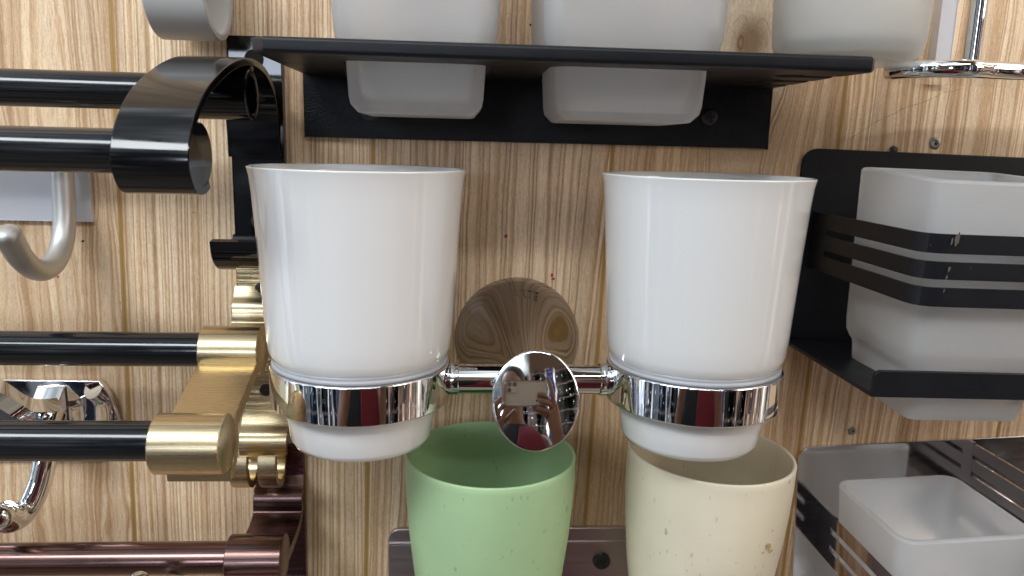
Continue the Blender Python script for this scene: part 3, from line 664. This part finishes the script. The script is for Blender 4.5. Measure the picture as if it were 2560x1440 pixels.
# oval mirror knob, tilted up a little
kn = MB(); rk = 1.86; Rk = 9.3
prof = [(rk * .80, -.55), (rk * .94, -.35), (rk * .995, -.08), (rk, .0)]
prof += [(rk * t, math.sqrt(Rk ** 2 - (rk * t) ** 2) - math.sqrt(Rk ** 2 - rk ** 2) + .03) for t in (.985, .95, .9, .8, .7, .6, .5, .4, .3, .2, .1, .02)]
kc = at(1340, 1001, 8.1)
kn.rev([(.5, -1.5), (.55, -.6), (rk * .78, -.56)] + prof, (0, 0, 0), 'h', 96, sx=.925, sz=1.045)
for v in kn.bm.verts: v.co = Matrix.Rotation(R(-15.5), 3, 'X') @ (Matrix.Rotation(R(2.8), 3, 'Z') @ v.co) + P(kc[0], kc[1], kc[2])
kn.build('mirror_knob', M['chrome'], T, 60)

def white_cup(x, label, rs):
    T = thing('ceramic_cup', x, RH, RZ - 3.2, label, 'cup', 'white ceramic cups in the chrome rings')
    zr, zb = -1.03, -11.85
    out = [(.01, zb + .15), (2.0, zb + .15), (2.3, zb), (2.52, zb), (2.68, zb + .08), (2.80, zb + .30), (2.87, zb + .9), (2.95, -10.6), (3.05, -9.4), (3.13, -8.6), (3.20, -8.44), (3.32, -8.36), (3.45, -8.20), (3.54, -7.90), (3.60, -7.3), (3.66, -6.3), (3.74, -5.0), (3.80, -3.9), (3.87, -2.9), (3.93, -2.0), (4.00, -1.35), (4.06, zr - .06), (4.07, zr - .02), (4.04, zr + .01), (3.97, zr)]
    inn = [(3.88, zr - .03), (3.81, zr - .25), (3.72, -2.2), (3.60, -3.8), (3.45, -6), (3.30, -8.2), (2.9, -9), (2.7, -11), (2.4, -11.6), (.01, -11.7)]
    m = MB(); m.rev([(r * rs if z > -8.3 else r, z) for r, z in out + inn], (x, RH, 0), 'z', 128); m.build('cup_body', M['ceramic'], T, 60); return T
white_cup(CL, 'white glazed ceramic cup in the left chrome ring', 1.0)
white_cup(CR, 'white glazed ceramic cup in the right chrome ring, beside the black holder', 1.0)

# ------------------------------------------------------------------ coloured cups below
T = thing('lower_bracket', 6, 0, -20, 'satin steel wall plate with a black screw behind the green and cream cups', 'wall plate')
T.name = 'wall_bracket'
m = sheet([rrect(-3.62, 15.5, -26, -19.28, .6)], 0, .3, .05, 'xz'); m.build('back_plate', M['satin_steel'], T)
m = MB(); m.box(-3.55, 15.4, .26, .36, -20.12, -20.02, .02); m.build('pressed_line', M['satin_steel'], T)
a = at(1504, 1402, .3); screw('screw', a[0], .3, a[2], .45, M['screw'], T, .5, .25)
def shop_cup(x, h, label, mt, lean, rz, rad=3.72):
    T = thing('plastic_cup', x, h, rz - 10.3, label, 'cup', 'speckled plastic cups', rot=(0, R(lean), 0))
    z = rz; k = rad / 3.72
    out = [(.01, z - 10.3), (2.2, z - 10.3), (2.5, z - 10.2), (2.65, z - 9.8), (2.95, z - 8), (3.35, z - 5.5), (3.57, z - 3.6), (3.68, z - 2.2), (3.73, z - 1.0), (3.73, z - .3), (3.735, z - .05), (3.71, z), (3.66, z + .015)]
    inn = [(3.60, z), (3.57, z - .06), (3.55, z - 1.0), (3.50, z - 2.2), (3.38, z - 3.6), (3.16, z - 5.5), (2.78, z - 8), (2.5, z - 9.7), (.01, z - 9.9)]
    m = MB(); m.rev([(r * k, q) for r, q in out + inn], (x, h, 0), 'z', 112); m.build('cup_body', mt, T, 60); return T
shop_cup(1.33, 4.3, 'green speckled plastic cup below the mirror knob', M['green'], 0, -13.42, 3.74)
shop_cup(10.95, 4.3, 'cream speckled plastic cup with a small brown stain below the right white cup', M['cream'], 1.6, -13.35, 3.68)

# ------------------------------------------------------------------ small marks on the wall
def blob(name, px, py, r, mt, asp=1.0, hgt=.02, seed=0):
    rnd = random.Random(seed); a = at(px, py, 0); m = MB(); n = 14
    ring = [m.v((a[0] + math.cos(2 * math.pi * i / n) * r * rnd.uniform(.7, 1.15), .006, a[2] + math.sin(2 * math.pi * i / n) * r * asp * rnd.uniform(.7, 1.15))) for i in range(n)]
    c = m.v((a[0], .006 + hgt, a[2]))
    for i in range(n): m.bm.faces.new((ring[i], ring[(i + 1) % n], c))
    return wall_part(name, m, mt)
for i, (px, py, r, s) in enumerate(((1265, 590, .09, 1.1), (1380, 688, .075, 1.4), (1383, 697, .09, .8), (145, 692, .05, 1.3))): blob('paint_speck', px, py, r, M['red'], s, seed=i)
for i, (px, py, r) in enumerate(((207, 603, .07), (1328, 62, .09), (483, 531, .03), (300, 756, .03))): blob('dark_speck', px, py, r, M['dark'], .8, seed=20 + i)
for px, py, r in ((2337, 358, .30), (2130, 1077, .22)):
    a = at(px, py, 0); m = MB(); m.rev([(r, 0), (r * .95, .04), (r * .6, .07), (r * .35, .02), (.01, .02)], (a[0], .0, a[2]), 'h', 20)
    for v in m.bm.verts: v.co += Vector((random.uniform(-1, 1), 0, random.uniform(-1, 1))) * .025 * CM
    wall_part('old_screw', m, M['grey_screw'])
    blob('dark_speck', px + 2, py + 1, r * .3, M['dark'], 1.0, .08, 40)
a = at(2236, 374, .1); m = MB(); m.rev([(.2, 0), (.18, .1), (.01, .12)], (a[0], 0, a[2] - .02), 'h', 16); wall_part('screw_head', m, M['screw'])

# ------------------------------------------------------------------ the photographer, seen mirrored in the chrome knob
PH = thing('phone', 5.0, 36.6, -1.2, 'grey phone held sideways, reflected in the chrome mirror knob', 'phone')
m = MB(); m.box(-2.6, 12.4, 36.55, 37.5, -5.2, 2.5, .4, 4); m.build('phone_case', M['phone'], PH)
m = MB(); m.box(-2.3, 1.5, 36.35, 36.6, -1.5, 2.2, .1, 3); m.build('camera_bump', M['phone'], PH)
for lx, lz in ((-1.35, 1.25), (.55, 1.25), (-1.35, -.6)):
    if abs(lx) > 1 or lz > 1:
        m = MB(); m.rev([(.72, 0), (.74, -.12), (.62, -.14), (.60, -.08), (.01, -.08)], (lx, 36.36, lz), 'h', 24); o = m.build('lens', M['lens'], PH)
def skinned(name, verts, edges, radii, mt, parent=None, levels=2):
    me = bpy.data.meshes.new(name); me.from_pydata([P(*v) for v in verts], edges, [])
    o = bpy.data.objects.new(name, me); COL.objects.link(o)
    sk = o.modifiers.new('skin', 'SKIN'); sk.use_smooth_shade = True
    for i, r in enumerate(radii):
        q = me.skin_vertices[0].data[i]; rx = r if isinstance(r, tuple) else (r, r); q.radius = (rx[0] * CM, rx[1] * CM); q.use_root = (i == 0)
    ss = o.modifiers.new('sub', 'SUBSURF'); ss.levels = levels; ss.render_levels = levels
    dg = bpy.context.evaluated_depsgraph_get(); dg.update(); res = bpy.data.meshes.new_from_object(o.evaluated_get(dg), preserve_all_data_layers=False, depsgraph=dg); bpy.data.objects.remove(o); print('skin verts', len(res.vertices))
    res.name = name; res.materials.clear(); res.materials.append(mt); res.shade_smooth()
    o = bpy.data.objects.new(name, res); COL.objects.link(o)
    if parent: o.parent = parent; o.matrix_parent_inverse = Matrix.Translation(parent.location).inverted() if parent.type == 'EMPTY' else Matrix()
    return o
# one continuous body: pelvis > spine > neck > head, arms bent up to the phone, fingers
V, Ed, Rd = [], [], []
def vert(p, r, par=None):
    V.append(p); Rd.append(r); i = len(V) - 1
    if par is not None: Ed.append((par, i))
    return i
hx, hh_ = -2.0, 62.0
pel = vert((4, 72, -72), (15, 11)); s1 = vert((4, 71, -52), (14, 10), pel); ch = vert((3, 70, -32), (17, 11), s1); nk0 = vert((1, 68, -14), (7, 7), ch)
nk = vert((-.5, 65, -6), (5.2, 5.2), nk0); hd0 = vert((hx, 62.5, 1), (6.3, 7), nk); hd1 = vert((hx, 61.8, 8), (7.6, 8.8), hd0); hd2 = vert((hx, 62.2, 14.5), (6.8, 8), hd1); vert((hx, 62.6, 18.5), (3.5, 4), hd2)
def arm(sx, sh, el, wr, palm, fingers, thumb):
    a0 = vert(sh, 5.2, ch); a1 = vert(((sh[0] + el[0]) / 2, (sh[1] + el[1]) / 2, (sh[2] + el[2]) / 2), 4.8, a0); a2 = vert(el, 4.0, a1)
    a3 = vert(((el[0] + wr[0]) / 2, (el[1] + wr[1]) / 2, (el[2] + wr[2]) / 2), 3.7, a2); a4 = vert(wr, 2.6, a3); a5 = vert(palm, (3.4, 1.7), a4)
    for f in fingers + [thumb]:
        p = a5
        for j, q in enumerate(f): p = vert(q, (.95, .88, .8, .68)[min(j, 3)], p)
arm(1, (20, 69, -20), (27, 57, -38), (19, 42, -17), (16.3, 39.0, -9.5),
    [[(14.2, 38.2, -4.2), (11.4, 36.2, -2.2), (8.6, 35.9, -2.0)], [(14.8, 38, -5.2), (12, 35.8, -4.4), (9.2, 35.6, -4.0)], [(13.6, 37.8, -7), (10.6, 36.6, -6.4), (8.2, 36.8, -5.8)], [(15.4, 37.6, -3.2), (14.2, 36.4, 1.6), (13.0, 36.6, 4.4)]],
    [(13.0, 39.6, -8), (9.5, 39.2, -6.2), (7, 38.6, -4.6)])
arm(-1, (-16, 69, -20), (-22, 57, -36), (-10, 43, -19), (-6.2, 40.5, -11.5),
    [[(-5.4, 38.2, -7.8), (-4.2, 37.2, -5.8), (-2.4, 37.0, -4.6)], [(-6.8, 38.0, -7.2), (-5.6, 36.8, -4.8), (-4.0, 36.7, -2.6)], [(-8, 38.4, -8), (-7.2, 37.0, -5.6), (-5.8, 36.8, -4.0)], [(-3.8, 38.6, -9.2), (-2.8, 37.4, -7.2), (-1.4, 37.2, -6.0)]],
    [(-3.6, 40.8, -10), (-.8, 40.0, -7.6), (1.2, 39.2, -6.0)])
body = skinned('person', V, Ed, Rd, M['skin'])
tag(body, 'person in a navy and maroon top holding the phone, reflected in the mirror knob', 'person')
m = MB()
secs = [(4, 71, -75, 20, 14, 9), (4, 70, -52, 19.5, 13.5, 9), (3, 69, -34, 21, 14, 9), (2, 68, -20, 19.5, 12, 8), (1, 67.5, -13, 11, 8.5, 6), (.3, 67, -10.5, 7.2, 7, 5)]
m.loft(secs, False, False, 8); o = m.build('shirt', M['shirt_navy'], None, 60); o.parent = body
m = MB(); m.loft([(12, 56, -75, 13, 2.2, 1), (12, 55.0, -52, 12, 2.2, 1), (11.5, 54.0, -36, 10, 2.2, 1), (10.5, 54.6, -24, 9, 2, 1), (9.0, 57.0, -17, 7, 2, 1), (6.5, 60.2, -11.5, 4, 1.6, .8)], True, True, 6); o = m.build('apron_panel', M['shirt_red'], None, 60); o.parent = body
m = MB(); m.rev([(.01, 9.4), (3.5, 9.0), (6.4, 7.4), (8.2, 4.4), (8.7, 1.5), (8.5, -1)], (hx, 65.0, 12.5), 'z', 40); o = m.build('hair', M['hair'], None, 60); o.parent = body
for ex in (-3.0, 3.0):
    m = MB(); m.rev([(.01, -.25), (.55, -.1), (.95, .3), (1.1, .9)], (hx + ex, 53.6, 8.5), 'h', 20, sz=.62); o = m.build('eye', M['sleeve_in'], None, 60); o.parent = body
    m = MB(); m.rev([(.01, -.28), (.4, -.22), (.5, -.1)], (hx + ex, 53.55, 8.5), 'h', 16); q = m.build('pupil', M['dark'], None, 60); q.parent = o
m = MB(); m.tube([(hx, 54.5, 8.5), (hx, 52.6, 6.2), (hx, 51.6, 4.6), (hx, 54, 4.0)], [.7, 1.1, 1.5, .8], 14); o = m.build('nose', M['skin'], None, 60); o.parent = body
m = MB(); m.tube([(hx - 2.2, 54.6, .9), (hx, 53.6, .7), (hx + 2.2, 54.6, .9)], [.4, .85, .4], 12); o = m.build('mouth', M['nail'], None, 60); o.parent = body

# ------------------------------------------------------------------ wear
def patch(name, parent, cen, mt, outline):
    m = MB(); vs = [m.v(p) for p in outline]; c = m.v(cen)
    for i in range(len(vs)): m.bm.faces.new((vs[i], vs[(i + 1) % len(vs)], c))
    o = m.build(name, mt, parent, 60); return o
M['scuff'] = simple('pale_scuff', (.10, .085, .07), .6); M['stain'] = simple('brown_stain', (.50, .33, .14), .5)
for i, (px, py, rx, rz) in enumerate(((2398, 596, .10, .28), (2384, 602, .05, .16), (2378, 672, .05, .12), (2372, 692, .04, .10), (2366, 725, .03, .10), (2432, 668, .03, .03), (2330, 612, .02, .03))):
    a = at(px, py, 9.43); rnd = random.Random(i + 3)
    ol = [(a[0] + math.cos(t * math.pi / 6) * rx * rnd.uniform(.5, 1.2) + .12 * math.sin(t * math.pi / 6) * rz, a[1], a[2] + math.sin(t * math.pi / 6) * rz * rnd.uniform(.7, 1.1)) for t in range(12)]
    patch('paint_scuff', TB, (a[0], a[1] + .012, a[2]), M['scuff'], ol)
cc = [o for o in bpy.data.objects if o.name.startswith('plastic_cup') and 'cream' in o['label']][0]
for i, (ang, z, r) in enumerate(((-61, -16.25, .17), (-58, -16.5, .10), (-66, -16.45, .06), (-59.5, -15.55, .05))):
    rnd = random.Random(i + 60); R0 = 3.66
    def onc(a_, z_): return (10.95 + math.cos(R(a_)) * R0, 4.3 - math.sin(R(a_)) * R0, z_)
    patch('stain', cc, onc(ang, z), M['stain'], [onc(ang + math.cos(t * math.pi / 5) * r * 15 * rnd.uniform(.5, 1.2), z + math.sin(t * math.pi / 5) * r * rnd.uniform(.5, 1.2)) for t in range(10)])
wc = [o for o in bpy.data.objects if o.name.startswith('ceramic_cup') and 'left' in o['label']][0]
a = at(1047, 603, RH + 2.6); q = Vector((a[0] - CL, a[1] - RH)); q = q.normalized() * 3.80
patch('dark_speck', wc, (CL + q.x, RH + q.y + .01, a[2]), M['dark'], [(CL + q.x + math.cos(t) * .035, RH + q.y, a[2] + math.sin(t) * .04) for t in (0, 1, 2, 3, 4, 5)])
